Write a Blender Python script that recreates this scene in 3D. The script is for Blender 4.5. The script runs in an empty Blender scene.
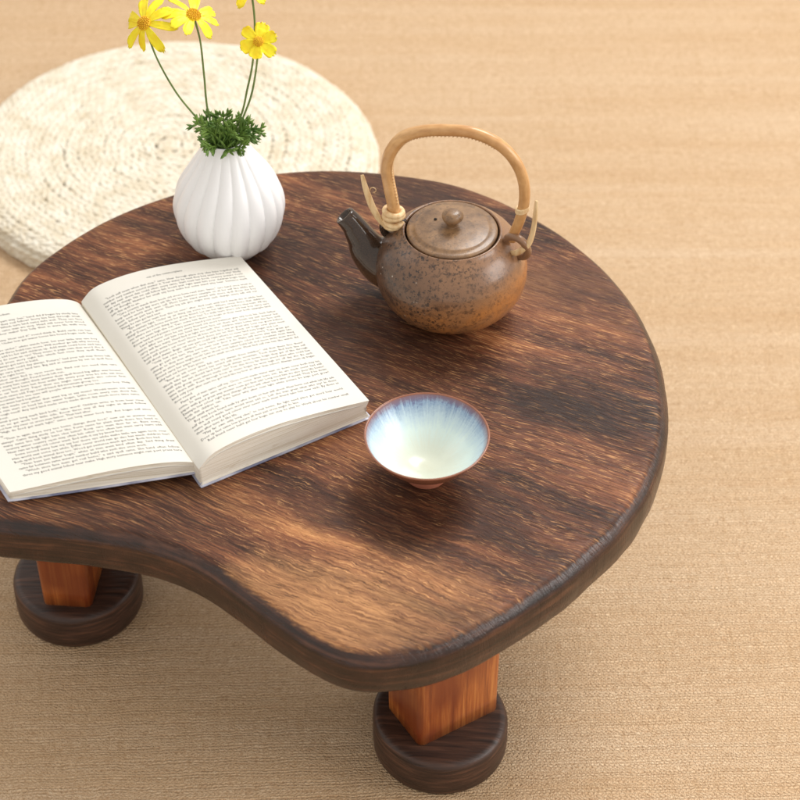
import bpy, math, random, string
from mathutils import Vector, Matrix, noise
random.seed(7)
R = math.radians
scene = bpy.context.scene
C = scene.collection
# ---------------------------------------------------------------- camera, world, lights
cam_d = bpy.data.cameras.new('camera'); cam = bpy.data.objects.new('camera', cam_d); C.objects.link(cam)
cam.location = (0, 0, 1.097); cam.rotation_euler = (R(47), 0, 0)
cam_d.sensor_width = 36; cam_d.lens = 90; cam_d.clip_start = .05; cam_d.clip_end = 50
cam_d.dof.use_dof = True; cam_d.dof.focus_distance = 1.30; cam_d.dof.aperture_fstop = 10
scene.camera = cam
w = bpy.data.worlds.new('World'); scene.world = w; w.use_nodes = True
bg = w.node_tree.nodes['Background']; bg.inputs[0].default_value = (1, .955, .895, 1); bg.inputs[1].default_value = .83

def area(name, loc, target, size, size_y, power, col):
    d = bpy.data.lights.new(name, 'AREA'); d.shape = 'RECTANGLE'; d.size = size; d.size_y = size_y
    d.energy = power; d.color = col
    o = bpy.data.objects.new(name, d); C.objects.link(o); o.location = loc
    o.rotation_euler = (Vector(target) - Vector(loc)).to_track_quat('-Z', 'Y').to_euler()
    return o
area('window_key', (1.15, 2.75, 2.85), (.0, 1.0, .1), 1.45, 1.25, 88, (1, .985, .96))
area('window_side', (1.9, .68, 1.15), (.05, .9, .2), 1.2, .9, 21, (1, .98, .96))
area('fill_left', (-1.9, 1.6, 1.7), (-.1, 1.0, .1), 1.2, 1.2, 3.5, (.95, .98, 1))  # added fill lamp from the left
scene.view_settings.view_transform = 'Standard'; scene.view_settings.look = 'None'
scene.view_settings.exposure = 0; scene.view_settings.gamma = 1
try: scene.cycles.max_bounces = 8
except Exception: pass

# ---------------------------------------------------------------- helpers
class NT:
    """tiny node-graph writer"""
    def __init__(s, name):
        s.m = bpy.data.materials.new(name); s.m.use_nodes = True; s.t = s.m.node_tree
        s.b = s.t.nodes['Principled BSDF']
    def put(s, sock, v):
        if isinstance(v, bpy.types.NodeSocket): s.t.links.new(v, sock)
        else:
            if isinstance(v, tuple) and len(v) == 3 and sock.type == 'RGBA': v = v + (1,)
            sock.default_value = v
    def n(s, kind, out=0, props=None, **ins):
        k = s.t.nodes.new(kind)
        for a, b in (props or {}).items(): setattr(k, a, b)
        for a, b in ins.items():
            key = int(a[1:]) if a[0] == 'i' and a[1:].isdigit() else a.replace('_', ' ')
            s.put(k.inputs[key], b)
        return k.outputs[out]
    def math(s, op, a, b=0., clamp=False):
        return s.n('ShaderNodeMath', 0, dict(operation=op, use_clamp=clamp), i0=a, i1=b)
    def obj(s): return s.n('ShaderNodeTexCoord', 3)
    def mapv(s, v, scale=(1, 1, 1), rot=(0, 0, 0), loc=(0, 0, 0)):
        return s.n('ShaderNodeMapping', 0, None, Vector=v, Scale=scale, Rotation=rot, Location=loc)
    def noise(s, v, scale, detail=3., rough=.5, dist=0., out=0):
        return s.n('ShaderNodeTexNoise', out, None, Vector=v, Scale=scale, Detail=detail, Roughness=rough, Distortion=dist)
    def ramp(s, f, stops, interp='LINEAR'):
        k = s.t.nodes.new('ShaderNodeValToRGB'); k.color_ramp.interpolation = interp
        s.t.links.new(f, k.inputs[0]); e = k.color_ramp.elements
        while len(e) < len(stops): e.new(.5)
        for q, (p, c) in zip(e, stops):
            q.position = p; q.color = (c, c, c, 1) if isinstance(c, (int, float)) else (*c, 1)
        return k.outputs[0]
    def mix(s, f, a, b, mode='MIX'):
        k = s.t.nodes.new('ShaderNodeMix'); k.data_type = 'RGBA'; k.blend_type = mode
        s.put(k.inputs[0], f); s.put(k.inputs[6], a); s.put(k.inputs[7], b)
        return k.outputs[2]
    def vadd(s, a, b, op='ADD'): return s.n('ShaderNodeVectorMath', 0, dict(operation=op), i0=a, i1=b)
    def sep(s, v, i): return s.n('ShaderNodeSeparateXYZ', i, None, Vector=v)
    def comb(s, x, y, z): return s.n('ShaderNodeCombineXYZ', 0, None, X=x, Y=y, Z=z)
    def bump(s, h, strength, dist, normal=None):
        kw = dict(Height=h, Strength=strength, Distance=dist)
        if normal is not None: kw['Normal'] = normal
        return s.n('ShaderNodeBump', 0, None, **kw)
    def done(s, color=None, rough=None, normal=None, **kw):
        if color is not None: s.put(s.b.inputs['Base Color'], color)
        if rough is not None: s.put(s.b.inputs['Roughness'], rough)
        if normal is not None: s.put(s.b.inputs['Normal'], normal)
        for a, b in kw.items(): s.put(s.b.inputs[a.replace('_', ' ')], b)
        return s.m

def mesh(name, v, f, mat, parent=None, smooth=True, loc=(0, 0, 0), rot=(0, 0, 0)):
    me = bpy.data.meshes.new(name); me.from_pydata([tuple(p) for p in v], [], f); me.update()
    if mat: me.materials.append(mat)
    if smooth: me.polygons.foreach_set('use_smooth', [True] * len(me.polygons))
    o = bpy.data.objects.new(name, me); C.objects.link(o); o.location = loc; o.rotation_euler = rot
    if parent: o.parent = parent
    return o
def tag(o, label=None, cat=None, group=None, kind=None):
    if label: o['label'] = label
    if cat: o['category'] = cat
    if group: o['group'] = group
    if kind: o['kind'] = kind
    return o
def empty(name, loc, rz=0):
    o = bpy.data.objects.new(name, None); C.objects.link(o); o.location = loc; o.rotation_euler = (0, 0, rz)
    o.empty_display_size = .02
    return o
def catmull(pts, n, closed=False):
    pts = [Vector(p) for p in pts]; out = []; m = len(pts)
    segs = m if closed else m - 1
    for i in range(segs):
        if closed: p = [pts[(i + k) % m] for k in (-1, 0, 1, 2)]
        else: p = [pts[max(0, min(m - 1, i + k))] for k in (-1, 0, 1, 2)]
        for j in range(n):
            t = j / n
            out.append(.5 * ((2 * p[1]) + (p[2] - p[0]) * t + (2 * p[0] - 5 * p[1] + 4 * p[2] - p[3]) * t * t + (3 * p[1] - p[0] - 3 * p[2] + p[3]) * t ** 3))
    if not closed: out.append(pts[-1])
    return out
def revolve(profile, n=96, mod=None):
    """profile (r,z); mod(r,z,angle) -> r"""
    v, f = [], []
    for r, z in profile:
        for k in range(n):
            a = 2 * math.pi * k / n; q = mod(r, z, a) if mod else r
            v.append((q * math.cos(a), q * math.sin(a), z))
    for i in range(len(profile) - 1):
        for k in range(n):
            a, b = i * n + k, i * n + (k + 1) % n
            f.append((a, b, b + n, a + n))
    return v, f
def cap(v, f, first, n, flip=False):
    idx = list(range(first, first + n)); f.append(tuple(reversed(idx)) if flip else tuple(idx))
def tube(path, rad, seg=14, capped=True, flat=1.0):
    """swept tube; rad number or list; returns v,f"""
    path = [Vector(p) for p in path]; n = len(path); v, f = [], []
    up = Vector((0, 0, 1)); t0 = (path[1] - path[0]).normalized()
    if abs(t0.dot(up)) > .9: up = Vector((0, 1, 0))
    nrm = (up - t0 * up.dot(t0)).normalized()
    for i, p in enumerate(path):
        t = (path[min(n - 1, i + 1)] - path[max(0, i - 1)]).normalized()
        if i and t.dot(pt) < 0: t = -t
        pt = t; nrm = (nrm - t * nrm.dot(t)).normalized(); b = t.cross(nrm)
        r = rad[i] if isinstance(rad, (list, tuple)) else rad
        for k in range(seg):
            a = 2 * math.pi * k / seg
            v.append(p + nrm * (r * math.cos(a)) + b * (r * flat * math.sin(a)))
    for i in range(n - 1):
        for k in range(seg):
            a, c = i * seg + k, i * seg + (k + 1) % seg
            f.append((a, c, c + seg, a + seg))
    if capped: cap(v, f, 0, seg, True); cap(v, f, (n - 1) * seg, seg)
    return v, f
def join(parts):
    V, F = [], []
    for v, f in parts:
        o = len(V); V += list(v); F += [tuple(i + o for i in q) for q in f]
    return V, F
def lerp_list(keys, n):
    out = []
    for i in range(n):
        t = i / (n - 1) * (len(keys) - 1); k = min(int(t), len(keys) - 2); out.append(keys[k] + (keys[k + 1] - keys[k]) * (t - k))
    return out

# ---------------------------------------------------------------- materials
def mat_floor():
    s = NT('woven_straw'); p = s.obj()
    wob = s.noise(s.mapv(p, (1, 2.2, 1)), 26, 3, .6, out=1)
    wob = s.vadd(wob, (.5, .5, .5), 'SUBTRACT')
    fine = s.vadd(s.noise(p, 260, 2, .5, out=1), (.5, .5, .5), 'SUBTRACT')
    q = s.vadd(s.vadd(p, s.n('ShaderNodeVectorMath', 0, dict(operation='MULTIPLY'), i0=wob, i1=(.012, .0052, 0))),
               s.n('ShaderNodeVectorMath', 0, dict(operation='MULTIPLY'), i0=fine, i1=(.0034, .0021, 0)))
    q = s.mapv(q, rot=(0, 0, R(-2)))
    k = s.t.nodes.new('ShaderNodeTexBrick'); k.offset = .5; k.squash = 1
    s.put(k.inputs['Vector'], q); s.put(k.inputs['Scale'], 1.); s.put(k.inputs['Color1'], (0, 0, 0)); s.put(k.inputs['Color2'], (1, 1, 1))
    s.put(k.inputs['Mortar'], (.3, .3, .3)); s.put(k.inputs['Mortar Size'], .00055); s.put(k.inputs['Mortar Smooth'], 1.)
    s.put(k.inputs['Bias'], 0.); s.put(k.inputs['Brick Width'], .0034); s.put(k.inputs['Row Height'], .0021)
    rnd, mort = k.outputs[0], k.outputs[1]
    slub = s.noise(s.mapv(q, (22, 420, 1)), 1, 3, .6)
    slubv = s.noise(s.mapv(q, (300, 16, 1)), 1, 2, .6)
    broad = s.noise(s.mapv(p, (1.3, 13, 1)), 1.6, 5, .62)
    fleck = s.noise(s.mapv(p, (8, 60, 1)), 4, 4, .65)
    c = s.ramp(broad, [(.30, (.70, .470, .265)), (.5, (.79, .575, .37)), (.70, (.86, .67, .47))])
    c = s.mix(s.math('MULTIPLY', slub, .9), c, (.74, .56, .36), 'MIX')
    c = s.mix(s.ramp(slub, [(.25, .42), (.45, 0.)]), c, (.44, .26, .12))
    c = s.mix(s.ramp(slubv, [(.3, .30), (.48, 0.)]), c, (.52, .33, .16))
    c = s.mix(s.math('MULTIPLY', rnd, .22), c, (.50, .32, .165))
    band2 = s.noise(s.mapv(p, (.8, 34, 1)), 1, 4, .6)
    c = s.mix(s.ramp(band2, [(.30, .30), (.50, 0.)]), c, (.60, .38, .20)); c = s.mix(s.ramp(band2, [(.52, 0.), (.70, .28)]), c, (.90, .73, .54))
    c = s.mix(s.ramp(fleck, [(.60, 0.), (.74, .35)]), c, (.58, .31, .15))
    c = s.mix(s.math('MULTIPLY', mort, .26), c, (.38, .20, .085))
    fib = s.noise(s.mapv(q, (1100, 150, 1)), 1, 2, .6); fib2 = s.noise(s.mapv(q, (170, 1000, 1)), 1, 2, .6)
    c = s.mix(s.ramp(fib, [(.34, .42), (.5, 0.)]), c, (.36, .19, .085)); c = s.mix(s.ramp(fib2, [(.36, .36), (.5, 0.)]), c, (.40, .23, .11))
    c = s.mix(s.ramp(fib2, [(.56, 0.), (.72, .35)]), c, (.90, .74, .52))
    yy = s.math('ADD', s.math('MULTIPLY', s.sep(q, 1), 2 * math.pi / .0026), s.math('MULTIPLY', s.noise(s.mapv(p, (60, 25, 1)), 1, 3, .6), 9.))
    rows = s.math('SINE', yy); xx = s.math('ADD', s.math('MULTIPLY', s.sep(q, 0), 2 * math.pi / .0034), s.math('MULTIPLY', s.noise(s.mapv(p, (25, 70, 1)), 1, 3, .6), 9.)); cols = s.math('SINE', xx)
    wv = s.math('MULTIPLY', rows, cols)
    c = s.mix(s.ramp(rows, [(0., 0.), (1., .36)]), c, (.40, .22, .10)); c = s.mix(s.ramp(s.math('ADD', s.math('MULTIPLY', wv, .5), .5), [(.25, .28), (.6, 0.)]), c, (.38, .21, .10))
    h = s.math('ADD', s.math('MULTIPLY', wv, .5), s.math('SUBTRACT', 1., mort)); h = s.math('SUBTRACT', h, s.math('MULTIPLY', rows, .5)); h = s.math('ADD', h, s.math('MULTIPLY', fib, .8))
    h = s.math('ADD', h, s.math('MULTIPLY', slub, .9))
    nrm = s.bump(h, .55, .0012)
    return s.done(c, .68, nrm, Specular_IOR_Level=.3)

def wood_core(s, p, ang, gain=1.):
    """grain lookup coordinate: x along the grain; returns colour, height, fine"""
    g = s.mapv(p, rot=(0, 0, ang))
    bend = s.noise(s.mapv(g, (5, 7, 5)), 1, 2, .5)
    bend2 = s.noise(s.mapv(g, (16, 60, 20)), 1, 2, .5)
    y = s.math('ADD', s.sep(g, 1), s.math('ADD', s.math('MULTIPLY', s.math('SUBTRACT', bend, .5), .035 * gain), s.math('MULTIPLY', s.math('SUBTRACT', bend2, .5), .0030)))
    return s.comb(s.sep(g, 0), y, s.sep(g, 2))

def mat_table():
    s = NT('burnt_wood_top'); p = s.obj()
    g = wood_core(s, p, R(27))
    # turbulence grows toward the front lobe where the figure is a flat-sawn swirl
    dz = s.n('ShaderNodeVectorMath', 1, dict(operation='DISTANCE'), i0=p, i1=(.03, -.17, .2))
    swirl = s.ramp(dz, [(.06, 1.), (.17, 0.)])
    tw = s.vadd(s.noise(s.mapv(p, (1, 1, 1)), 110, 4, .6, out=1), (.5, .5, .5), 'SUBTRACT')
    g2 = s.vadd(g, s.n('ShaderNodeVectorMath', 0, dict(operation='SCALE'), i0=tw, Scale=s.math('ADD', .0009, s.math('MULTIPLY', swirl, .0042))))
    broad = s.noise(s.mapv(g2, (5, 17, 1), loc=(3.1, 1.7, 0)), 1, 4, .55)
    band = s.noise(s.mapv(g2, (7, 85, 1)), 1, 4, .62)
    streak = s.noise(s.mapv(g2, (34, 900, 1)), 1, 5, .70)
    fleck = s.noise(s.mapv(g2, (95, 1250, 1), loc=(9, 4, 0)), 1, 3, .6)
    pore = s.noise(s.mapv(g2, (75, 1150, 1), loc=(2, 14, 0)), 1, 3, .65)
    t = s.math('ADD', s.math('MULTIPLY', broad, .70), s.math('MULTIPLY', band, .32))
    t = s.math('ADD', t, s.math('MULTIPLY', s.math('SUBTRACT', streak, .5), .40))
    base = s.ramp(t, [(.39, (.018, .006, .003)), (.47, (.070, .023, .011)), (.54, (.150, .051, .023)), (.61, (.27, .100, .040)), (.70, (.50, .225, .085))])
    # the scorching stops short of a honey-coloured patch along the front lobe
    dp = s.n('ShaderNodeVectorMath', 1, dict(operation='LENGTH'), i0=s.mapv(s.vadd(p, (-.004, .190, 0.)), (1, 1.7, 0), rot=(0, 0, R(8))))
    dpn = s.math('ADD', dp, s.math('MULTIPLY', s.math('SUBTRACT', s.noise(s.mapv(p, (1, 1, 1)), 17, 4, .6), .5), .11))
    patch = s.ramp(dpn, [(.01, .80), (.055, .55), (.10, 0.)])
    gold = s.mix(s.ramp(streak, [(.35, 0.), (.62, 1.)]), (.21, .078, .031), (.60, .30, .122))
    base = s.mix(patch, base, gold)
    ft = s.ramp(fleck, [(.56, 0.), (.68, 1.)])
    base = s.mix(s.math('MULTIPLY', ft, s.ramp(broad, [(.32, .30), (.6, .95)])), base, (.66, .34, .14))
    base = s.mix(s.ramp(pore, [(.30, .78), (.44, 0.)]), base, (.035, .014, .008))
    # deeper scorch clouds at random, then placed dark patches
    cloud = s.noise(s.mapv(g2, (6, 13, 1), loc=(-4, 7, 0)), 1, 3, .5)
    base = s.mix(s.ramp(cloud, [(.30, .62), (.47, 0.)]), base, (.045, .020, .012))
    for cx_, cy_, rx_, am in ((-.15, -.11, .11, .85), (.055, -.112, .062, .85), (.02, .06, .07, .55), (-.03, .14, .05, .40), (.15, -.01, .05, .35)):  # part scorch, part painted shadow in front of the book and cup
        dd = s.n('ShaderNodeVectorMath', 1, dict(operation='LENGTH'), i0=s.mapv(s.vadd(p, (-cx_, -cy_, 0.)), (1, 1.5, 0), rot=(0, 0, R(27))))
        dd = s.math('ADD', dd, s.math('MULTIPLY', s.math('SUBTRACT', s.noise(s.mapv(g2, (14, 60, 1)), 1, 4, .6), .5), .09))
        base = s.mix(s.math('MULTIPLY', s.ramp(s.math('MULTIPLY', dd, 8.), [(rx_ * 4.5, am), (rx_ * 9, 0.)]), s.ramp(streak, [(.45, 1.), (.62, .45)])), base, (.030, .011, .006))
    # charred, waxed rim
    e = s.n('ShaderNodeAttribute', 2, dict(attribute_name='edge'))
    en = s.math('ADD', e, s.math('MULTIPLY', s.math('SUBTRACT', s.noise(s.mapv(g2, (50, 260, 60)), 1, 4, .65), .5), .95))
    em = s.ramp(en, [(.34, 0.), (.66, 1.)])
    side = s.math('ADD', s.math('MULTIPLY', s.noise(s.mapv(p, (14, 14, 420)), 1, 4, .65), .65), s.math('MULTIPLY', s.noise(s.mapv(p, (55, 55, 90)), 1, 4, .6), .35))
    dark = s.ramp(side, [(.40, (.014, .005, .003)), (.52, (.040, .014, .008)), (.64, (.105, .040, .020))])
    col = s.mix(em, base, dark)
    h = s.math('ADD', s.math('MULTIPLY', streak, .8), s.math('ADD', s.math('MULTIPLY', s.ramp(pore, [(.30, 0.), (.46, 1.)]), .8), s.math('MULTIPLY', ft, .25)))
    h = s.math('ADD', h, s.math('MULTIPLY', s.math('MULTIPLY', s.noise(p, 700, 2, .5), em), .35))
    nrm = s.bump(h, .34, .0008)
    rgh = s.math('SUBTRACT', s.math('ADD', .36, s.math('MULTIPLY', band, .24)), s.math('MULTIPLY', em, .20))
    return s.done(col, rgh, nrm, Specular_IOR_Level=s.math('ADD', .26, s.math('MULTIPLY', em, .3)))

def mat_charred():
    s = NT('charred_wood'); p = s.obj()
    a = s.noise(s.mapv(p, (26, 330, 26), rot=(0, 0, R(35))), 1, 3, .6)
    b = s.noise(s.mapv(p, (40, 40, 420)), 1, 3, .6)
    up = s.ramp(s.sep(s.n('ShaderNodeNewGeometry', 1), 2), [(.5, 0.), (.9, 1.)])
    m = s.mix(up, b, a)
    c = s.ramp(m, [(.3, (.022, .011, .008)), (.55, (.060, .028, .018)), (.75, (.13, .058, .034))])
    return s.done(c, .42, s.bump(m, .5, .0012), Specular_IOR_Level=.45)

def mat_leg():
    s = NT('orange_stained_wood'); p = s.obj()
    a = s.noise(s.mapv(p, (210, 210, 9)), 1, 5, .68, .7)
    b = s.noise(s.mapv(p, (600, 600, 12)), 1, 2, .6)
    k = s.noise(s.mapv(p, (30, 30, 14)), 1, 2, .5)
    t = s.math('ADD', s.math('MULTIPLY', a, .7), s.math('MULTIPLY', b, .3))
    c = s.ramp(t, [(.32, (.17, .038, .009)), (.5, (.42, .120, .026)), (.66, (.66, .26, .065))])
    c = s.mix(s.ramp(k, [(.40, .8), (.60, 0.)]), c, (.17, .028, .007))
    return s.done(c, .30, s.bump(t, .2, .0006), Specular_IOR_Level=.5, Coat_Weight=.25, Coat_Roughness=.22)

def mat_teapot(kind='body'):
    s = NT('stoneware_' + kind); p = s.obj()
    z = s.sep(p, 2); x = s.sep(p, 0)
    n1 = s.noise(p, 28, 4, .6); n2 = s.noise(p, 75, 4, .6)
    zz = s.math('ADD', z, s.math('MULTIPLY', s.math('SUBTRACT', n1, .5), .022))
    zz = s.math('SUBTRACT', zz, s.math('MULTIPLY', x, .16))
    lo = (.50, .20, .055); hi = (.25, .130, .068)
    c = s.mix(s.ramp(s.math('MULTIPLY', zz, 10.), [(.28, 0.), (.42, 1.)]), lo, hi)
    c = s.mix(s.ramp(n2, [(.40, .5), (.6, 0.)]), c, (.30, .155, .075))
    # iron-dark blush on the spout side
    d = s.n('ShaderNodeVectorMath', 1, dict(operation='DISTANCE'), i0=p, i1=(-.043, -.024, .036) if kind == 'body' else (-.3, 0, 0))
    dd = s.math('ADD', d, s.math('MULTIPLY', s.math('SUBTRACT', n1, .5), .035))
    blush = s.ramp(s.math('MULTIPLY', dd, 10.), [(.16, .92), (.58, 0.)])
    if kind == 'spout': blush = s.ramp(s.math('ADD', s.math('MULTIPLY', z, 14.), s.math('MULTIPLY', s.math('SUBTRACT', n1, .5), .5)), [(.35, .80), (.62, 1.)])
    if kind == 'lid':
        c = s.mix(s.ramp(n2, [(.35, 0.), (.65, 1.)]), (.15, .080, .036), (.30, .170, .078)); blush = 0.
    c = s.mix(blush, c, (.082, .040, .022) if kind != 'spout' else (.028, .016, .010))
    v = s.n('ShaderNodeTexVoronoi', 0, None, Vector=s.vadd(p, s.n('ShaderNodeVectorMath', 0, dict(operation='SCALE'), i0=s.noise(p, 500, 1, .5, out=1), Scale=.004)), Scale=400.)
    spk = s.ramp(v, [(.30, 1.), (.46, 0.)])
    if kind == 'lid': dens = s.ramp(n1, [(.3, .15), (.7, .5)])
    else: dens = s.math('ADD', s.ramp(s.math('MULTIPLY', dd, 10.), [(.35, 1.), (.95, .0)]), .12)
    spm = s.ramp(s.noise(p, 190, 2, .5), [(.42, 0.), (.52, 1.)])
    c = s.mix(s.math('MULTIPLY', s.math('MULTIPLY', spk, dens), spm), c, (.022, .013, .010))
    v2 = s.n('ShaderNodeTexVoronoi', 0, None, Vector=s.mapv(p, loc=(.3, .1, .2)), Scale=150.)
    if kind == 'body':
        c = s.mix(s.math('MULTIPLY', s.ramp(v2, [(.07, .9), (.11, 0.)]), s.ramp(d, [(.03, 1.), (.05, 0.)])), c, (.55, .48, .40))
    bl = s.ramp(s.noise(p, 230, 4, .75), [(.52, 0.), (.62, .8)])
    c = s.mix(s.math('MULTIPLY', bl, dens), c, (.045, .024, .016))
    micro = s.noise(p, 1400, 2, .6)
    c = s.mix(s.ramp(micro, [(.35, .25), (.6, 0.)]), c, (.15, .08, .045))
    r = {'body': s.math('ADD', .22, s.math('MULTIPLY', n2, .22)), 'lid': .40, 'spout': .2}[kind]
    h = s.math('ADD', s.math('MULTIPLY', micro, .5), s.noise(p, 160, 3, .5))
    return s.done(c, r, s.bump(h, .22 if kind != 'spout' else .08, .0010), Specular_IOR_Level=.5 if kind != 'spout' else .15, Coat_Weight=.3 if kind != 'spout' else .8, Coat_Roughness=.2 if kind != 'spout' else .05)

def mat_bamboo():
    s = NT('bamboo_cane'); p = s.obj()
    a = s.noise(s.mapv(p, (90, 500, 90)), 1, 3, .6); b = s.noise(p, 45, 3, .5)
    c = s.ramp(a, [(.3, (.50, .26, .095)), (.7, (.74, .44, .19))])
    c = s.mix(s.ramp(b, [(.38, .45), (.58, 0.)]), c, (.46, .20, .06))
    return s.done(c, .34, s.bump(a, .12, .0006), Coat_Weight=.2, Coat_Roughness=.25)
def mat_rattan():
    s = NT('pale_rattan'); p = s.obj()
    a = s.noise(s.mapv(p, (300, 300, 60)), 1, 3, .6)
    c = s.ramp(a, [(.3, (.62, .38, .17)), (.7, (.86, .66, .38))])
    return s.done(c, .42, s.bump(a, .2, .0006))
def mat_porcelain():
    s = NT('white_porcelain'); p = s.obj()
    return s.done((.89, .89, .90), .30, s.bump(s.noise(p, 60, 3, .5), .05, .001), Specular_IOR_Level=.45)
def mat_cup():
    s = NT('kiln_changed_glaze'); p = s.obj()
    x, y, z = s.sep(p, 0), s.sep(p, 1), s.sep(p, 2)
    r = s.n('ShaderNodeVectorMath', 1, dict(operation='LENGTH'), i0=s.comb(x, y, 0.))
    nv = s.n('ShaderNodeVectorMath', 0, dict(operation='NORMALIZE'), i0=s.comb(x, y, 0.))
    rad = s.noise(s.vadd(s.n('ShaderNodeVectorMath', 0, dict(operation='SCALE'), i0=nv, Scale=17.), s.comb(0., 0., s.math('MULTIPLY', r, 60.))), 1, 4, .7)
    rad2 = s.noise(s.vadd(s.n('ShaderNodeVectorMath', 0, dict(operation='SCALE'), i0=nv, Scale=2.), (5., 2., 1.)), 1, 3, .6)
    sp = s.noise(p, 700, 3, .7)
    t = s.math('ADD', s.math('MULTIPLY', r, 24.6), s.math('MULTIPLY', y, 2.8))                       # 0 centre .. 1 rim
    t = s.math('ADD', t, s.math('MULTIPLY', s.math('SUBTRACT', rad, .5), .32))
    t = s.math('ADD', t, s.math('MULTIPLY', s.math('SUBTRACT', rad2, .5), .16))
    t = s.math('ADD', t, s.math('MULTIPLY', s.math('SUBTRACT', sp, .5), .14))
    c = s.ramp(t, [(0., (.62, .63, .50)), (.40, (.66, .70, .60)), (.66, (.66, .78, .74)), (.82, (.52, .65, .72)), (.95, (.27, .38, .53)), (1., (.15, .17, .30))])
    rim = s.ramp(r, [(.0374, 0.), (.0381, 1.)])
    geo = s.n('ShaderNodeNewGeometry', 1)
    outm = s.n('ShaderNodeAttribute', 2, dict(attribute_name='outside'))
    clay = s.mix(s.noise(p, 90, 3, .6), (.19, .062, .034), (.34, .135, .075))
    c = s.mix(s.math('MAXIMUM', rim, outm), c, clay)
    return s.done(c, .26, s.bump(s.noise(p, 120, 2, .5), .10, .001), Coat_Weight=.25, Coat_Roughness=.14)
def mat_foot_clay():
    s = NT('red_clay'); p = s.obj()
    return s.done(s.mix(s.noise(p, 200, 3, .6), (.34, .10, .06), (.46, .17, .10)), .5)
def mat_paper(kind='top'):
    s = NT('cream_paper_' + kind); p = s.obj()
    if kind == 'top':
        c = s.mix(s.noise(p, 25, 3, .5), (.72, .69, .62), (.76, .735, .675))
        return s.done(c, .75, s.bump(s.noise(p, 45, 2, .5), .12, .002), Specular_IOR_Level=.2)
    a = s.noise(s.mapv(p, (12, 12, 1500)), 1, 3, .6)
    b = s.noise(s.mapv(p, (60, 60, 240)), 1, 3, .6)
    c = s.ramp(a, [(.3, (.66, .58, .44)), (.55, (.88, .83, .73))])
    c = s.mix(s.ramp(b, [(.62, 0.), (.75, .45)]), c, (.50, .38, .22))
    return s.done(c, .8, s.bump(a, .4, .0006), Specular_IOR_Level=.15)
def mat_ink():
    s = NT('printing_ink'); return s.done((.12, .117, .115), .8)
def mat_cover():
    s = NT('laminated_cover'); p = s.obj()
    n = s.noise(p, 30, 3, .5)
    return s.done(s.ramp(n, [(.40, (.62, .62, .72)), (.60, (.16, .17, .27))]), .25, Coat_Weight=.3)
def mat_husk():
    s = NT('corn_husk'); p = s.obj()
    a = s.noise(p, 55, 3, .6); b = s.noise(p, 420, 3, .6)
    c = s.ramp(a, [(.3, (.64, .56, .42)), (.5, (.73, .67, .55)), (.7, (.79, .75, .65))])
    c = s.mix(s.ramp(b, [(.34, .5), (.5, 0.)]), c, (.48, .36, .20))
    return s.done(c, .7, s.bump(b, .3, .0015), Specular_IOR_Level=.2)
def mat_plain(name, a, b, scale, rough, **kw):
    s = NT(name); p = s.obj(); return s.done(s.mix(s.ramp(s.noise(p, scale, 3, .6), [(.35, 0.), (.65, 1.)]), a, b), rough, **kw)

# ---------------------------------------------------------------- floor
g = 3.0
tag(mesh('floor', [(-g, -1, 0), (g, -1, 0), (g, 5, 0), (-g, 5, 0)], [(0, 1, 2, 3)], mat_floor(), smooth=False), kind='structure')

# ---------------------------------------------------------------- table
TX, TY, TZ = -.04, .97, .2
OUT = [(-0.2775, 1.0606), (-0.2640, 1.1030), (-0.2200, 1.1570), (-0.1660, 1.1930), (-0.1070, 1.2150), (-0.045, 1.2215), (0.0220, 1.2100), (0.0600, 1.1935), (0.0970, 1.1655), (0.1310, 1.1275), (0.1565, 1.0835), (0.1725, 1.032), (0.1775, 0.9863), (0.1757, 0.9428), (0.1669, 0.9059), (0.1532, 0.873), (0.1353, 0.8447), (0.1152, 0.8215), (0.0959, 0.801), (0.0709, 0.7799), (0.0468, 0.7622), (0.0232, 0.7493), (0.0, 0.7434), (-0.0173, 0.7419), (-0.0347, 0.7456), (-0.0524, 0.7554), (-0.0705, 0.7706), (-0.0891, 0.7877), (-0.1081, 0.8052), (-0.1272, 0.8198), (-0.1525, 0.8322), (-0.1777, 0.8389), (-0.209, 0.8447), (-0.2465, 0.849), (-.285, .860), (-.312, .89), (-.320, .935), (-.312, .98), (-.296, 1.02)]
table = tag(empty('low_table', (TX, TY, 0)), 'low kidney-shaped table of scorched brown wood with stubby orange legs', 'table')
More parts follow.
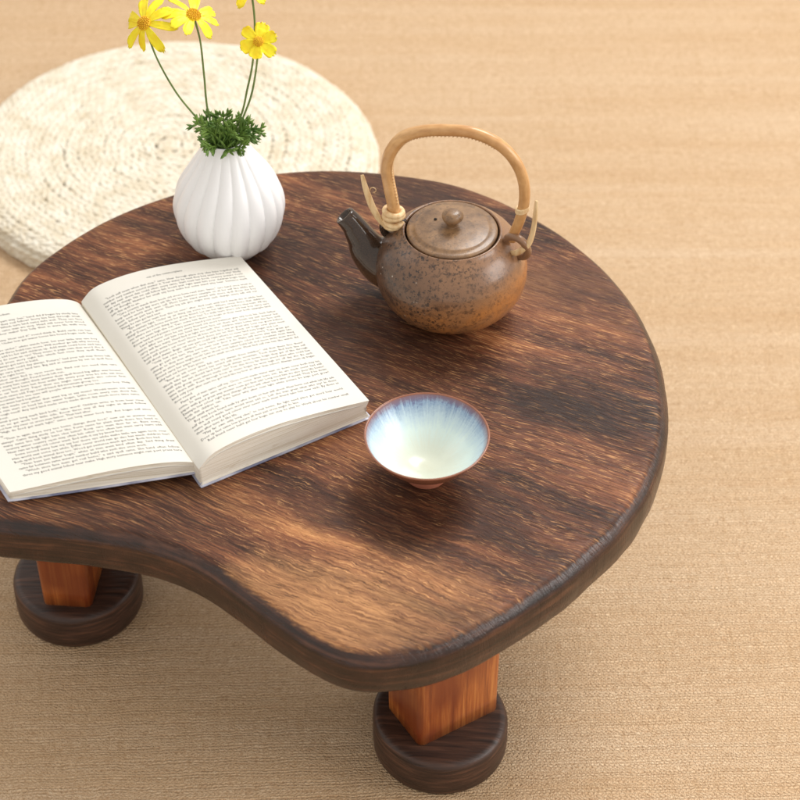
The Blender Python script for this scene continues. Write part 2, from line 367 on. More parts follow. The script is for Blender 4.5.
def build_top():
    pts = catmull([(x - TX, y - TY, 0) for x, y in OUT], 10, True)
    for _ in range(8):      # relax
        m = len(pts); pts = [(pts[i - 1] + pts[i] * 2 + pts[(i + 1) % m]) / 4 for i in range(m)]
    m = len(pts); nr = []
    for i in range(m):
        t = (pts[(i + 1) % m] - pts[i - 1]).normalized(); nr.append(Vector((t.y, -t.x, 0)))   # inward for this clockwise loop
    rings = [(.0110, .1660, 1.), (.0050, .1660, 1.), (.0022, .1675, 1.), (.0006, .1705, 1.), (-.0004, .180, 1.), (0, .1905, 1.), (.0005, .1925, 1.), (.0022, .1950, .92), (.0044, .1974, .70), (.0062, .1990, .45), (.0082, .1998, .22), (.0105, .2, .08), (.016, .2, 0.), (.022, .2, 0.)]
    v, f, e = [], [], []
    for ins, z, ed in rings:
        for i, p in enumerate(pts):
            q = p + nr[i] * ins
            w_ = noise.noise(Vector((p.x * 45, p.y * 45, z * 60))) * .0006 + noise.noise(Vector((p.x * 150, p.y * 150, z * 90))) * .00025
            k = 1 if ed > .6 else 0
            v.append(q + nr[i] * w_ * k); v[-1].z = z + (w_ * .5 * k if z > .19 else 0); e.append(ed)
    nR = len(rings)
    for r in range(nR - 1):
        for i in range(m):
            a, b = r * m + i, r * m + (i + 1) % m
            f.append((b, a, a + m, b + m))
    f.append(tuple(range(m)))                      # underside
    f.append(tuple(reversed(range((nR - 1) * m, nR * m))))
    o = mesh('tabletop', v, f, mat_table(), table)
    at = o.data.attributes.new('edge', 'FLOAT', 'POINT'); at.data.foreach_set('value', e)
    o.data.polygons[-1].use_smooth = False
    o.data.validate(); return o, pts, nr
top, tpts, tnr = build_top()
import bmesh
bm = bmesh.new(); bm.from_mesh(top.data); bmesh.ops.recalc_face_normals(bm, faces=bm.faces); bm.to_mesh(top.data); bm.free()

def rounded_block(lx, ly, z0, z1, rad, taper=0., n=6):
    v, f = [], []
    ring = []
    for cx, cy, a0 in ((1, 1, 0), (-1, 1, 90), (-1, -1, 180), (1, -1, 270)):
        for k in range(n + 1):
            a = R(a0 + 90 * k / n); ring.append((cx * (lx / 2 - rad) + rad * math.cos(a), cy * (ly / 2 - rad) + rad * math.sin(a)))
    m = len(ring); lv = 8
    for j in range(lv + 1):
        t = j / lv; sc = 1 + taper * t
        for x, y in ring: v.append((x * sc, y * sc, z0 + (z1 - z0) * t))
    for j in range(lv):
        for k in range(m):
            a, b = j * m + k, j * m + (k + 1) % m; f.append((a, b, b + m, a + m))
    cap(v, f, 0, m, True); cap(v, f, lv * m, m)
    return v, f
LEGM, CHAR = mat_leg(), mat_charred()
def add_leg(x, y, rz, fx, fy, slant, lx, ly, phase):
    v, f = rounded_block(lx, ly, .0, .1400, .0045, .03)
    leg = mesh('leg', v, f, LEGM, table, loc=(x - TX, y - TY, .0275), rot=(0, 0, rz))
    r = .0452; prof = [(.0, 0), (r - .004, 0), (r - .001, .0012), (r, .004), (r + .0003, .012), (r, .0275), (r - .0008, .0300), (r - .0028, .0318), (r - .0056, .0325), (.02, .0325), (.0001, .0325)]
    pv, pf = revolve(prof, 96)
    pv = [(a * (1 + .004 * math.sin(3 * a * 90 + phase)), b, c + (slant[0] * a + slant[1] * b) * min(1, c / .025)) for a, b, c in pv]
    fo = mesh('foot', pv, pf, CHAR, leg)
    fo.matrix_parent_inverse = Matrix.Identity(4)
    d = Vector((fx - x, fy - y, -.0275)); d.rotate(Matrix.Rotation(-rz, 3, 'Z')); fo.location = d; fo.rotation_euler = (0, 0, -rz)
    return leg
add_leg(.0286, .8403, R(33.8), .0272, .8360, (-.10, .02), .064, .040, 0)
add_leg(-.2310, .9610, R(84), -.2315, .9625, (.02, .03), .062, .035, 1)
add_leg(.055, 1.085, R(60), .055, 1.085, (0, 0), .064, .040, 2)

# ---------------------------------------------------------------- cushion (braided husk)
def build_cushion():
    v, f = [], []
    NU, NV = 8, 5
    def lump(pos, d, nrm, L, W, T):
        d = d.normalized(); b = nrm.cross(d).normalized(); n_ = d.cross(b); o = len(v)
        for j in range(NV + 1):
            ph = math.pi * j / NV
            if j in (0, NV): v.append(pos + d * (L * math.cos(ph))); continue
            for k in range(NU):
                a = 2 * math.pi * k / NU
                v.append(pos + d * (L * math.cos(ph)) + (b * (W * math.cos(a)) + n_ * (T * math.sin(a))) * math.sin(ph) ** .8)
        idx = lambda j, k: o if j == 0 else (o + 1 + (NV - 1) * NU if j == NV else o + 1 + (j - 1) * NU + k % NU)
        for j in range(NV):
            for k in range(NU):
                if j == 0: f.append((o, idx(1, k), idx(1, k + 1)))
                elif j == NV - 1: f.append((idx(j, k), idx(NV, 0), idx(j, k + 1)))
                else: f.append((idx(j, k), idx(j + 1, k), idx(j + 1, k + 1), idx(j, k + 1)))
    pitch = .0118; R0 = .174
    def row(r, z, nrm_t, step=.0085, scale=1.):
        """nrm_t: 0 = up, 1 = outward"""
        n = max(6, int(2 * math.pi * r / step)); ph = random.random()
        for k in range(n):
            a = 2 * math.pi * (k + ph) / n
            rad = Vector((math.cos(a), math.sin(a), 0)); tan = Vector((-math.sin(a), math.cos(a), 0))
            nrm = (Vector((0, 0, 1)) * (1 - nrm_t) + rad * nrm_t).normalized(); side = nrm.cross(tan)
            wav = .0016 * noise.noise(Vector((math.cos(a) * 3, math.sin(a) * 3, r * 40)))
            for sg in (-1, 1):
                j = random.uniform
                p = rad * (r + wav + j(-.0005, .0005) + (.010 * max(0, math.cos(a + .25)) ** 2 * (1 - z / .037) if z < .037 else 0)) + Vector((0, 0, z + j(-.0006, .0006))) + side * sg * .0025 * scale
                lump(p, tan + side * sg * (.45 + j(-.15, .15)) , nrm, .0082 * j(.9, 1.12), 0.0032 * scale * j(.9, 1.15), .0040)
    r = .006
    while r < R0 - .004:
        row(r, .040 + .004 * (1 - (r / R0) ** 2), 0.); r += pitch
    row(R0 - .003, .0375, .35); row(R0 + .003, .0305, .8); row(R0 + .006, .0205, 1., scale=1.2); row(R0 + .007, .0085, 1., scale=1.2)
    prof = [(.001, .0015), (R0 + .006, .0015), (R0 + .007, .02), (R0 + .003, .030), (R0 - .006, .0335), (.1, .0372), (.001, .0385)]
    a, b = revolve(prof, 80)
    V, F = join([(v, f), (a, b)]); V = [Vector((q[0], q[1], q[2] * .50)) for q in V]
    o = mesh('straw_cushion', V, F, mat_husk(), loc=(-.211, 1.493, 0))
    tag(o, 'round cream braided straw cushion lying on the floor behind the table', 'cushion')
build_cushion()

# ---------------------------------------------------------------- book
BX, BY = -.128, .985
book = tag(empty('open_book', (BX, BY, TZ)), 'open paperback book with cream pages of small print lying on the table', 'book')
GN, RN, RF, GF = Vector((-.1253, .8817)), Vector((-.0200, .9452)), Vector((-.1121, 1.0937)), Vector((-.2180, 1.0465))
LN, LF = Vector((-.2425, .8700)), Vector((-.340, 1.027))
GLN = Vector((-.1224, .8900)); GLF = Vector((-.2190, 1.0475))
def bil(a, b, c, d, u, t): return (a * (1 - u) + b * u) * (1 - t) + (d * (1 - u) + c * u) * t
def loc2(p, z): return Vector((p.x - BX, p.y - BY, z))
def hump(u, k=.42):
    return math.sin(math.pi * (u ** (math.log(.5) / math.log(k)))) if 0 < u < 1 else 0.
def zr(u, t=0): return .0195 * (1 - u) + .0152 * u + .0095 * hump(u, .36) - .0025 * t * (1 - u) - .004 * math.exp(-(u / .05) ** 2)
def zr0(u): return .0011
def pr(u, t): return bil(GN, RN, RF, GF, u, t)
def zl0(u): return .0058 * (1 - u) ** 1.3 + .0011
def zl(u, t=0): return zl0(u) + .0034 + .0028 * u + .0085 * hump(u, .30) - .0008 * math.exp(-(u / .04) ** 2)
def pl(u, t): return bil(GLN, LN, LF, GLF, u, t)
PT, PE = mat_paper('top'), mat_paper('edge')
def block(P, z_, z0, nu=60, nt=30, bulge=.0):
    V, F, M = [], [], []
    NL = 6
    # top sheet
    for j in range(nt + 1):
        for i in range(nu + 1):
            u, t = i / nu, j / nt; V.append(loc2(P(u, t), z_(u, t)))
    w_ = nu + 1
    for j in range(nt):
        for i in range(nu): F.append((j * w_ + i, j * w_ + i + 1, (j + 1) * w_ + i + 1, (j + 1) * w_ + i)); M.append(0)
    # edge walls follow the rim: near, outer, far, gutter
    rim = [(i / nu, 0) for i in range(nu)] + [(1, j / nt) for j in range(nt)] + [(1 - i / nu, 1) for i in range(nu)] + [(0, 1 - j / nt) for j in range(nt)]
    base = len(V); m = len(rim)
    c = P(.5, .5)
    for l in range(NL + 1):
        k = l / NL
        for (u, t) in rim:
            zt, zb = z_(u, t), z0(u); p = P(u, t)
            if u == 1: p = P(1 - bulge * math.sin(math.pi * k) , t)
            jit = noise.noise(Vector((u * 9, t * 9, k * 14))) * .0004 if 0 < l < NL else 0
            p = p + (p - c).normalized() * jit
            V.append(loc2(p, zt + (zb - zt) * k))
    for l in range(NL):
        for i in range(m):
            a, b = base + l * m + i, base + l * m + (i + 1) % m
            F.append((a, a + m, b + m, b)); M.append(1)
    F.append(tuple(base + NL * m + i for i in range(m))); M.append(1)
    o = mesh('page_block', V, F, PT, book); o.data.materials.append(PE)
    o.data.polygons.foreach_set('material_index', M)
    return o
rb = block(pr, zr, zr0, bulge=.02)
lb = block(pl, zl, zl0, bulge=-.012)
# a few loose sheet edges lifting just under the top page, along the near edge
def loose_sheet(P, z_, drop, grow, owner, u0, u1):
    v, f = [], []
    n = 40
    for i in range(n + 1):
        u = u0 + (u1 - u0) * i / n; e = math.sin(math.pi * min(1, i / n)) ** .5
        a = P(u, 0); q = P(u, .05); d = (a - q).normalized() * grow * e
        za = z_(u, 0) - drop
        v += [loc2(a + d, za), loc2(a + d, za - .0005), loc2(q, za), loc2(q, za - .0005)]
    for i in range(n):
        o = i * 4; f += [(o, o + 1, o + 5, o + 4), (o, o + 4, o + 6, o + 2), (o + 1, o + 3, o + 7, o + 5)]
    return mesh('loose_page', v, f, PT, owner)
loose_sheet(pr, zr, .0026, .0007, rb, .02, .98)
loose_sheet(pl, zl, .0030, .0008, lb, .05, .98)
def cover():
    prof = []
    n = 24; V, F = [], []
    for t, ext in ((0., .0014), (1., .0014)):
        row = []
        for i in range(n + 1):      # left part, outer to gutter
            u = 1.02 - 1.02 * i / n; p = pl(u, t); row.append((p, zl0(min(1, max(0, u))) - .0003))
        row.append((pl(0, t) * .5 + pr(0, t) * .5, .0050)); row.append((pr(-.008, t), .0025))
        for i in range(n + 1):
            u = i / n * 1.008; p = pr(u, t); row.append((p, .0008))
        q0, q1 = (pr(.5, 0), pr(.5, 1)); d = (q0 - q1).normalized() * ext * (1 if t == 0 else -1)
        for p, z in row:
            V.append(loc2(p + d, z)); V.append(loc2(p + d, z - .0007 if z > .0009 else .0001))
    m = len(V) // 2
    k = m // 2
    for i in range(k - 1):
        a, b, c, d = 2 * i, 2 * i + 2, m + 2 * i + 2, m + 2 * i
        F += [(a, b, c, d), (a + 1, d + 1, c + 1, b + 1), (a, a + 1, b + 1, b), (d, c, c + 1, d + 1)]
    F += [(0, m, m + 1, 1), (m - 2, m - 1, 2 * m - 1, 2 * m - 2)]
    return mesh('cover', V, F, mat_cover(), book)
cover()
# --- printed text: real glyph outlines laid on the curved pages
GL = {}
def glyphs():
    def width(s_):
        c = bpy.data.curves.new('t', 'FONT'); c.body = s_; c.resolution_u = 1
        o = bpy.data.objects.new('t', c); C.objects.link(o); dg = bpy.context.evaluated_depsgraph_get()
        me = bpy.data.meshes.new_from_object(o.evaluated_get(dg)); xs = [q.co.x for q in me.vertices]
        vs = [tuple(q.co[:2]) for q in me.vertices]; fs = [tuple(p.vertices) for p in me.polygons]
        bpy.data.objects.remove(o); bpy.data.curves.remove(c); bpy.data.meshes.remove(me)
        return max(xs) - min(xs), vs, fs
    nn = width('nn')[0]
    for ch in string.ascii_letters + string.digits + ".,'?-" + chr(34):
        adv = width('n' + ch + 'n')[0] - nn; _, vs, fs = width(ch); GL[ch] = (adv, vs, fs)
    GL[' '] = (.28, [], [])
glyphs()
WORDS = "the of and to a in that it was he for on as with his they at be this from had by but some what there we can out other were all your when up use word how said an each she which do their time if will way about many then them would write like so these her long make thing see him two has look more day could go come did my sound no most number who over know water than call first people may down side been now find any new work part take get place made live where after back little only round man year came show every good me give our under name very through just form much great think say help low line before turn cause same mean differ move right boy old too does tell sentence set three want air well also play small end put home read hand port large spell add even land here must big high such follow act why ask men change went light kind off need house picture try us again animal point mother world near build self earth father head stand own page should country found answer school grow study still learn plant cover food sun four thought let keep eye never last door between city tree cross since hard start might story saw far sea draw left late run while press close night real life few stop open seem together next white children begin got walk example ease paper often always music those both mark book letter until mile river car feet care second group carry took rain eat room friend began idea fish mountain north once base hear horse cut sure watch colour face wood main".split()
def text_width(s_): return sum(GL[c][0] for c in s_)
def para_lines(W, rnd):
    out = []; dialog = rnd.random() < .5
    n = rnd.randint(16, 110); ws = [rnd.choice(WORDS) for _ in range(n)]
    k = 0
    while k < n:
        ws[k] = ws[k].capitalize(); k2 = min(n - 1, k + rnd.randint(5, 16)); ws[k2] += rnd.choice(['.', '.', '.', '?', ',']) if k2 < n - 1 else '.'; k = k2 + 1
    if dialog: ws[0] = '"' + ws[0]; m_ = min(n - 1, rnd.randint(4, 10)); ws[m_] = ws[m_].rstrip('.,?') + ',"'
    cur, cw = [], 1.2; first = True
    for wd in ws:
        ww = text_width(wd) + .28
        if cw + ww > W and cur: out.append((cur, 1.2 if first else 0, True)); first = False; cur, cw = [], 0
        cur.append(wd); cw += ww
    if len(cur) < 1: cur = ['so.']
    out.append((cur, 1.2 if first else 0, False))
    return out
INK = mat_ink()
def print_page(P, z_, owner, size, u_from, u_to, t_top, t_bot, pitch_t, seed, wid, hgt, header, mirror=False):
    """u_from..u_to in reading direction; wid = page width in metres; lines from far edge (t=1) to near edge"""
    rnd = random.Random(seed); V, F = [], []
    W = abs(u_to - u_from) * wid / size
    sgn = 1 if u_to > u_from else -1
    def put(s_, x, t, squeeze=1., gap=.28):
        for ch in s_:
            adv, vs, fs = GL.get(ch, GL[' '])
            o = len(V)
            for a, b in vs:
                u = u_from + sgn * (x + a * squeeze) * size / wid; tt = t + b * size / hgt
                V.append(loc2(P(u, tt), z_(u, tt) + .00010))
            F.extend([tuple(i + o for i in q) for q in fs])
            x += (gap if ch == ' ' else adv)
        return x
    hw = text_width(header); put(header, (W - hw * 1.1) / 2, t_top + pitch_t * 2.1)
    t = t_top
    while t > t_bot:
        lines = para_lines(W, rnd)
        for ws, ind, just in lines:
            if t < t_bot: break
            nat = sum(text_width(w_) for w_ in ws); gaps = max(1, len(ws) - 1)
            g_ = (W - ind - nat) / gaps if just else .28
            put(' '.join(ws), ind, t, gap=min(g_, 1.3)); t -= pitch_t
        if rnd.random() < .05: t -= pitch_t * .9
    return mesh('printed_text', V, F, INK, owner, smooth=False)
print_page(pr, zr, rb, .00272, .075, .925, .91, .042, .0178, 3, .123, .176, 'out of the commonplace')
print_page(pl, zl, lb, .00268, .89, .07, .90, .046, .0182, 11, .118, .172, 'a compendium')

# ---------------------------------------------------------------- vase, leaves, flowers
VX, VY = -.1204, 1.1249
vase = None
def build_vase():
    prof = [(.0001, .002), (.016, .002), (.0195, .0), (.0215, .0012), (.0245, .0045), (.0318, .0115), (.0370, .022), (.0394, .033), (.0384, .0435), (.0338, .0550), (.0272, .0655), (.0212, .0745), (.0166, .0815), (.0138, .0862), (.0126, .0885), (.0118, .0886), (.0108, .0872), (.0108, .080), (.013, .070), (.0001, .066)]
    P_ = [(q.x, q.y) for q in catmull([(a, b, 0) for a, b in prof], 5)]
    NR = 18
    def mod(r, z, a):
        if r < .0135 or z < .001: return r
        k = min(1, max(0, (z - .001) / .016)) * min(1, max(0, (.0885 - z) / .014))
        if r < .014 and z > .06: return r
        tw = a + .10 * math.sin(z * 40 + 1)
        return r * (1 - 0.070 * k * (1 - abs(math.sin(NR * tw / 2)) ** .65))
    v, f = revolve(P_, 300, mod); v = [(a, b, c * 1.045) for a, b, c in v]
    o = mesh('vase', v, f, mat_porcelain(), loc=(VX, VY, TZ)); tag(o, 'small round white fluted porcelain vase holding the yellow flowers', 'vase')
build_vase()
GREEN = mat_plain('leaf_green', (.055, .125, .018), (.19, .31, .055), 120, .5)
STEM = mat_plain('stem_green', (.10, .17, .045), (.19, .27, .08), 90, .5)
YEL = NT('yellow_petal'); _p = YEL.obj()
YEL = YEL.done(YEL.mix(YEL.ramp(YEL.noise(_p, 160, 3, .5), [(.35, 0.), (.65, 1.)]), (.94, .70, .006), (.98, .86, .02)), .5, None, Subsurface_Weight=.15, Subsurface_Radius=(.004, .003, .0005))
DISC = mat_plain('flower_disc', (.72, .36, .01), (.92, .60, .02), 900, .6)

def petal_mesh(L, W, curl, cup, seed):
    rnd = random.Random(seed); nl, nw = 12, 6; v, f = [], []
    notch = rnd.uniform(.02, .07); tw = rnd.uniform(-.35, .35)
    for i in range(nl + 1):
        t = i / nl
        wd = W * (.28 + .72 * math.sin(math.pi * min(1, t * .62 + .02) ** .9)) * (1 - max(0, t - .82) ** 2 * 12)
        for j in range(nw + 1):
            s_ = j / nw * 2 - 1
            x = L * t - (L * (.10 * s_ * s_ + notch * math.cos(s_ * 9)) * (t ** 6))
            z = curl * L * t * t + cup * W * (s_ * s_) * t + .00035 * math.cos(s_ * 7) * math.sin(math.pi * t)
            y = s_ * wd / 2; z += y * tw * t
            v.append((x, y, z))
    w_ = nw + 1; N = len(v)
    v += [(a, b, c - .00028) for a, b, c in v]
    for i in range(nl):
        for j in range(nw):
            a = i * w_ + j; f.append((a, a + w_, a + w_ + 1, a + 1)); f.append((N + a, N + a + 1, N + a + w_ + 1, N + a + w_))
    for i in range(nl):
        f.append((i * w_, N + i * w_, N + (i + 1) * w_, (i + 1) * w_)); a = i * w_ + nw; f.append((a, a + w_, N + a + w_, N + a))
    for j in range(nw): a = nl * w_ + j; f.append((a, N + a, N + a + 1, a + 1)); f.append((j, j + 1, N + j + 1, N + j))
    return v, f
def flower(label, path, normal, petals, disc_r, seed, sr=.0007):
    rnd = random.Random(seed)
    root = tag(empty('yellow_flower', (VX - .0022 + path[0][0], VY + path[0][1], path[0][2])), label, 'flower', 'yellow flowers in the white vase')
    base = Vector(path[0]); pts = catmull([Vector(p) - base for p in path], 8)
    v, f = tube(pts, lerp_list([sr * 1.15, sr, sr, sr * .9, sr * 1.2], len(pts)), 8)
    mesh('stem', v, f, STEM, root)
    hd = pts[-1]; q = Vector(normal).normalized().to_track_quat('Z', 'Y')
    # calyx + disc
    cv, cf = revolve([(.0001, -.0050), (.0016, -.0046), (.0030, -.0022), (disc_r * .8, .0), (.0001, .0002)], 16)
    o = mesh('calyx', cv, cf, STEM, root, loc=hd); o.rotation_mode = 'QUATERNION'; o.rotation_quaternion = q
    parts = [revolve([(disc_r, .0), (disc_r * 1.0, .0008), (disc_r * .8, .0020), (disc_r * .45, .0028), (.0001, .0026)], 20)]
    for k in range(60):
        rr = disc_r * .97 * math.sqrt((k + .5) / 60); a = k * 2.39996; zc = .0009 + .0019 * (1 - (rr / disc_r) ** 2)
        p = Vector((rr * math.cos(a), rr * math.sin(a), zc))
        parts.append(tube([p, p + Vector((rr * .1 * math.cos(a), rr * .1 * math.sin(a), .0009)), p + Vector((0, 0, .0013))], [.00045, .0005, .00015], 5))
    dv, df = join(parts)
    o = mesh('flower_center', dv, df, DISC, root, loc=hd); o.rotation_mode = 'QUATERNION'; o.rotation_quaternion = q
    for (ang, L, W, curl) in petals:
        pv, pf = petal_mesh(L, W, curl, rnd.uniform(.05, .22), rnd.random())
        M_ = Matrix.Rotation(R(ang), 3, 'Z'); pv = [M_ @ (Vector(p) + Vector((disc_r * .55, 0, .0003 + rnd.uniform(0, .0005)))) for p in pv]
        o = mesh('petal', pv, pf, YEL, root, loc=hd); o.rotation_mode = 'QUATERNION'; o.rotation_quaternion = q
    return root
def pet(n, L, W, curl, seed, off=0, jit=10):
    r_ = random.Random(seed); return [(off + 360 * k / n + r_.uniform(-jit, jit), L * r_.uniform(.85, 1.1), W * r_.uniform(.85, 1.1), curl + r_.uniform(-.12, .12)) for k in range(n)]
flower('yellow daisy on a long stem leaning left, leftmost of the four flowers', [(-.0045, 0, .2805), (-.0120, 0, .3035), (-.0275, 0, .330), (-.0390, 0, .3590), (-.0440, -.002, .3860)], (-.42, -.52, .62), pet(9, .0170, .0068, -.36, 2, 8), .0046, 1)
flower('yellow daisy on a straight stem seen from the side, second from the left', [(-.0020, .002, .2805), (-.0078, .002, .3140), (-.0085, .002, .3434), (-.0093, .002, .3708), (-.0125, .002, .3895)], (.34, -.12, .90), pet(8, .0175, .0072, -.26, 5, 20), .0048, 2)
flower('smaller open yellow flower with broad petals just right of the taller stem', [(.0040, -.002, .2805), (.0165, -.002, .3127), (.0230, -.002, .3314), (.0274, -.002, .3537), (.0296, -.004, .3735)], (.10, -.72, .55), pet(6, .0115, .0092, .02, 9, 15, 6), .0032, 3)
flower('highest yellow flower, cut by the top edge of the photo', [(.0030, .001, .2805), (.0150, .001, .3127), (.0196, .001, .3314), (.0248, .001, .3552), (.0275, .001, .3861), (.0262, .001, .4110)], (-.10, -.20, .9), pet(8, .0130, .0066, -.22, 12, 5), .0034, 4)

def leaf(path, length, seed, spread):
    """feathery leaf: midrib with forked lobes, all in one solid mesh"""
    rnd = random.Random(seed); parts = []
    pts = catmull(path, 6); n = len(pts)
    def blade(a, d, L, w_):
        side = d.cross(Vector((0, -.73, .68))).normalized(); nn = side.cross(d).normalized(); v = []
        K = 6
        for i in range(K + 1):
            t = i / K; hw = w_ * (math.sin(math.pi * (t * .86 + .12)) ** .7); c = a + d * L * t + nn * L * .10 * math.sin(2.5 * t)
            v += [c - side * hw, c + nn * hw * .35, c + side * hw, c - nn * .0003]
        f = []
        for i in range(K):
            o = i * 4
            for k in range(4): f.append((o + k, o + (k + 1) % 4, o + 4 + (k + 1) % 4, o + 4 + k))
        f += [(3, 2, 1, 0), (K * 4, K * 4 + 1, K * 4 + 2, K * 4 + 3)]
        return v, f
    parts.append(tube(pts, lerp_list([.0009, .0008, .0005], n), 6))
    for i in range(3, n, 3):
        t = i / n; d = (pts[min(n - 1, i + 1)] - pts[i - 1]).normalized()
        sd = d.cross(Vector((0, -.73, .68))).normalized()
        for sg in (-1, 1):
            L = length * (.42 + .26 * math.sin(math.pi * t)) * rnd.uniform(.8, 1.2)
            dd = (d * .9 + sd * sg * spread * rnd.uniform(.8, 1.2) + Vector((rnd.uniform(-.2, .2), rnd.uniform(-.3, .1), rnd.uniform(-.15, .2)))).normalized()
            parts.append(blade(pts[i], dd, L * 1.1, .00085))
            if L > length * .33:
                for s2 in (-1, 1): parts.append(blade(pts[i] + dd * L * .45, (dd + sd * s2 * .6).normalized(), L * .55, .0008))
    d = (pts[-1] - pts[-2]).normalized(); parts.append(blade(pts[-1], d, length * .3, .0010))
    return join(parts)
greens = tag(empty('leaf_sprig', (VX, VY, .2860)), 'short tuft of feathery dark green leaves in the mouth of the vase', 'foliage')
for k, (dx, dy, dz, L) in enumerate([(-.016, -.004, .024, .016), (-.010, -.012, .024, .016), (-.004, -.008, .027, .018), (.006, -.012, .022, .018), (.015, -.006, .020, .019), (.021, -.004, .018, .018), (.025, .002, .012, .015), (-.009, -.016, .012, .017), (.004, -.018, .010, .017), (.014, -.014, .010, .017), (-.013, -.010, .012, .014), (.000, .004, .024, .017), (.012, .004, .020, .017), (-.012, .004, .021, .017)]):
    sc = random.uniform(.9, 1.05)
    a = Vector((dx * .18, dy * .2, -.006)); b = Vector((dx * .55, dy * .6, dz * .62)); c = Vector((dx * sc, dy * sc, dz * .92))
    v, f = leaf([a, (a + b) / 2 + Vector((0, 0, .002)), b, c], L, 40 + k, .85)
    mesh('leaf', v, f, GREEN, greens)

# ---------------------------------------------------------------- teapot
KX, KY, KA = .0350, 1.0590, R(-14)
pot = tag(empty('teapot', (KX, KY, TZ), KA), 'squat brown speckled clay teapot with a tall arched bamboo handle', 'teapot')
TB, TL, TS = mat_teapot('body'), mat_teapot('lid'), mat_teapot('spout')
prof = [(.0001, .0018), (.026, .0018), (.0285, 0), (.0310, .0010), (.0360, .0040), (.0440, .0115), (.0495, .0215), (.0514, .0320), (.0500, .0425), (.0460, .0520), (.0404, .0592), (.0352, .0635), (.0338, .0650), (.0328, .0657), (.0319, .0652), (.0316, .0635), (.0316, .0560), (.0001, .0540)]
v, f = revolve([(q.x, q.y) for q in catmull([(a, b, 0) for a, b in prof], 4)], 128, lambda r, z, a: r * (1 + .006 * math.sin(2 * a + 1) + .0035 * math.sin(z * 900) * (1 if .004 < z < .055 else 0)))
mesh('body', v, f, TB, pot)
lid = mesh('lid', *revolve([(.0300, .0600), (.0306, .0640), (.0307, .0655), (.0301, .0663), (.0285, .0667), (.0262, .0668), (.0255, .0676), (.0240, .0680), (.0150, .0688), (.0070, .0694), (.0001, .0696)], 96), TL, pot)
kv, kf = revolve([(q.x, q.y) for q in catmull([(.0045, .0685, 0), (.0040, .0705, 0), (.0048, .0725, 0), (.0068, .0750, 0), (.0072, .0775, 0), (.0060, .0798, 0), (.0035, .0812, 0), (.0001, .0815, 0)], 4)], 40, lambda r, z, a: r * (1 + .04 * math.sin(3 * a)))
mesh('knob', kv, kf, TL, lid)
hv, hf = tube([(-.0125, .004, .0680), (-.0125, .004, .0695)], .0011, 12)
mesh('steam_hole', hv, hf, mat_plain('dark_hole', (.01, .007, .005), (.02, .012, .008), 50, .9), lid)
# spout: sweep outward and up, with a hollow mouth
sp = catmull([(-.037, 0, .0265), (-.0490, 0, .0300), (-.0580, 0, .0375), (-.0632, 0, .0470), (-.0690, 0, .0570), (-.0742, 0, .0632)], 8)
rr = lerp_list([.0200, .0172, .0135, .0102, .0080, .0072], len(sp))
dirn = (sp[-1] - sp[-2]).normalized()
sp2 = sp + [sp[-1] + dirn * .0012, sp[-1] + dirn * .0014, sp[-1] + dirn * .0006, sp[-1] - dirn * .012]; rr2 = rr + [.0069, .0060, .0052, .0044]
v, f = tube(sp2, rr2, 28); spt = mesh('spout', v, f, TS, pot)
v, f = tube([sp[-1] - dirn * .006, sp[-1] - dirn * .0035], [.0056, .0053], 24); mesh('spout_shade_disc', v, f, mat_plain('inside_shade', (.008, .005, .004), (.015, .01, .007), 80, .9), spt)  # dark disc standing in for the shade inside the mouth
# lugs
def ring(c, r, minor, axis, n=28, m=10, ell=1.0):
    axis = Vector(axis).normalized(); a_ = axis.orthogonal().normalized()
    if abs(axis.z) < .9:
        a_ = (Vector((0, 0, 1)) - axis * axis.z).normalized()
    b_ = axis.cross(a_); v, f = [], []
    for i in range(n):
        t = 2 * math.pi * i / n; o = a_ * math.cos(t) * ell + b_ * math.sin(t); cen = Vector(c) + o * r
        for k in range(m):
            p = 2 * math.pi * k / m; v.append(cen + o.normalized() * minor * math.cos(p) + axis * minor * math.sin(p))
    for i in range(n):
        for k in range(m):
            a, b = i * m + k, i * m + (k + 1) % m; c2, d2 = ((i + 1) % n) * m + k, ((i + 1) % n) * m + (k + 1) % m
            f.append((a, c2, d2, b))
    return v, f
v, f = ring((.0450, -.002, .0615), .0082, .0027, (.35, 1, .25), ell=1.15); mesh('lug', v, f, TB, pot)
v, f = ring((-.0400, .001, .0590), .0080, .0026, (-.2, 1, .1), ell=1.1); mesh('lug', v, f, TS, pot)
HP = [(-.0395, .0600), (-.0400, .0700), (-.0412, .0820), (-.0437, .0969), (-.0449, .1106), (-.0415, .1241), (-.0334, .1359), (-.0212, .1424), (-.006, .1458), (.0104, .1470), (.0249, .1432), (.0357, .1356), (.0433, .1243), (.0472, .1115), (.0478, .0972), (.0455, .0826), (.0425, .0720), (.0405, .0650)]
hp = catmull([(a, 0, b) for a, b in HP], 6)
hr = lerp_list([.0040, .0042, .0043, .0043, .0040, .0039, .0039, .0038, .0037, .0035, .0034], len(hp))
hr = [r_ * (1 + .03 * noise.noise(Vector((i * .35, 0, 0)))) for i, r_ in enumerate(hr)]
v, f = tube(hp, hr, 20); BAM, RAT = mat_bamboo(), mat_rattan()
handle = mesh('handle', v, f, BAM, pot)
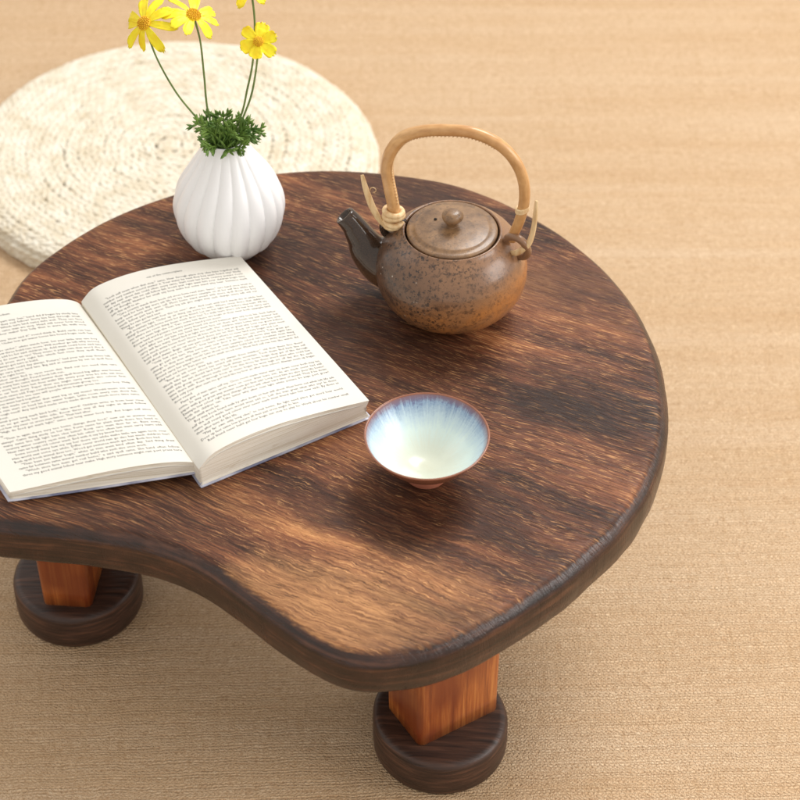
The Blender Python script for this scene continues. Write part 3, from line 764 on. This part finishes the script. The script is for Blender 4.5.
# stitched seam along the inner side of the arch
st = []
for i in range(12, len(hp) - 40, 1):
    t = (hp[i + 1] - hp[i - 1]).normalized(); inn = Vector((t.z, 0, -t.x)) ; p = hp[i] + inn * hr[i] * .93 + Vector((0, -.0016, 0)); st.append(tube([p - Vector((0, .0008, 0)) - t * .0004, p + inn * .0001, p + Vector((0, .0008, 0)) + t * .0004], .00032, 5))
mesh('seam', *join(st), RAT, handle)
rings = []
for cz, rad_, mn, ax in ((.0735, .0059, .0021, (.12, .10, 1)), (.0700, .0060, .0022, (-.10, .18, 1)), (.0660, .0058, .0022, (.15, -.1, 1)), (.0628, .0056, .0020, (-.1, .1, 1))):
    rings.append(ring((-.0405, 0, cz), rad_, mn, ax))
mesh('binding', *join(rings), RAT, handle)
def ribbon(path, wd, th=.0007):
    pts = catmull(path, 8); n = len(pts); return tube(pts, [wd * (.35 + .65 * math.sin(math.pi * min(1, .12 + .85 * i / n))) for i in range(n)], 10, flat=.35)
v, f = ribbon([(-.0455, -.003, .0620), (-.0500, -.004, .0690), (-.0548, -.004, .0795), (-.0590, -.003, .0920), (-.0614, -.002, .1015)], .0024); mesh('binding_tail', v, f, RAT, handle)
cp = [(-.0540 + .0020 * math.cos(a), -.002, .0905 + .0020 * math.sin(a)) for a in [k * .5 - 1.5 for k in range(11)]]
v, f = tube(cp, .0003, 6); mesh('curl', v, f, RAT, handle)
rg = [ring((.0468, 0, .0930 - .0012 * k), .0040, .0009, (-.3, 0, 1)) for k in range(3)]
mesh('binding', *join(rg), RAT, handle)
lp = catmull([(.0405, -.003, .0560), (.0460, -.0065, .0600), (.0530, -.006, .0680), (.0553, -.003, .0780), (.0560, -.002, .0900), (.0560, -.001, .1010)], 8)
v, f = tube(lp, lerp_list([.0019, .0021, .0021, .0019, .0017, .0010], len(lp)), 10, flat=.6); mesh('binding_tail', v, f, RAT, handle)

# ---------------------------------------------------------------- tea cup
def build_cup():
    root = tag(empty('tea_cup', (.0166, .8925, TZ)), 'small flared tea cup with pale blue and cream glaze inside a brown rim', 'tea cup')
    inner = [(.0001, .0078), (.006, .0080), (.012, .0098), (.020, .0148), (.028, .0215), (.0335, .0283), (.0370, .0335)]
    rim = [(.0379, .0350), (.0386, .0354), (.0392, .0350)]
    outer = [(.0389, .0340), (.0352, .0285), (.030, .0215), (.022, .0140), (.0145, .0078), (.0122, .0062)]
    def sm(l): return [(q.x, q.y) for q in catmull([(a, b, 0) for a, b in l], 4)]
    P_ = sm(inner + rim) + sm(outer)
    ni = len(sm(inner)); n = 128
    v, f = revolve(P_, n, lambda r, z, a: r * (1 + .006 * math.sin(3 * a + .5) * min(1, z / .03)))
    o = mesh('bowl', v, f, mat_cup(), root)
    at = o.data.attributes.new('outside', 'FLOAT', 'POINT'); at.data.foreach_set('value', [1. if i // n >= ni + 2 else 0. for i in range(len(v))])
    v, f = revolve([(.0001, .0062), (.0135, .0075), (.0128, .0040), (.0134, .0008), (.0128, 0), (.0110, 0), (.0102, .0015), (.0001, .0020)], 64)
    mesh('foot_ring', v, f, mat_foot_clay(), root)
build_cup()
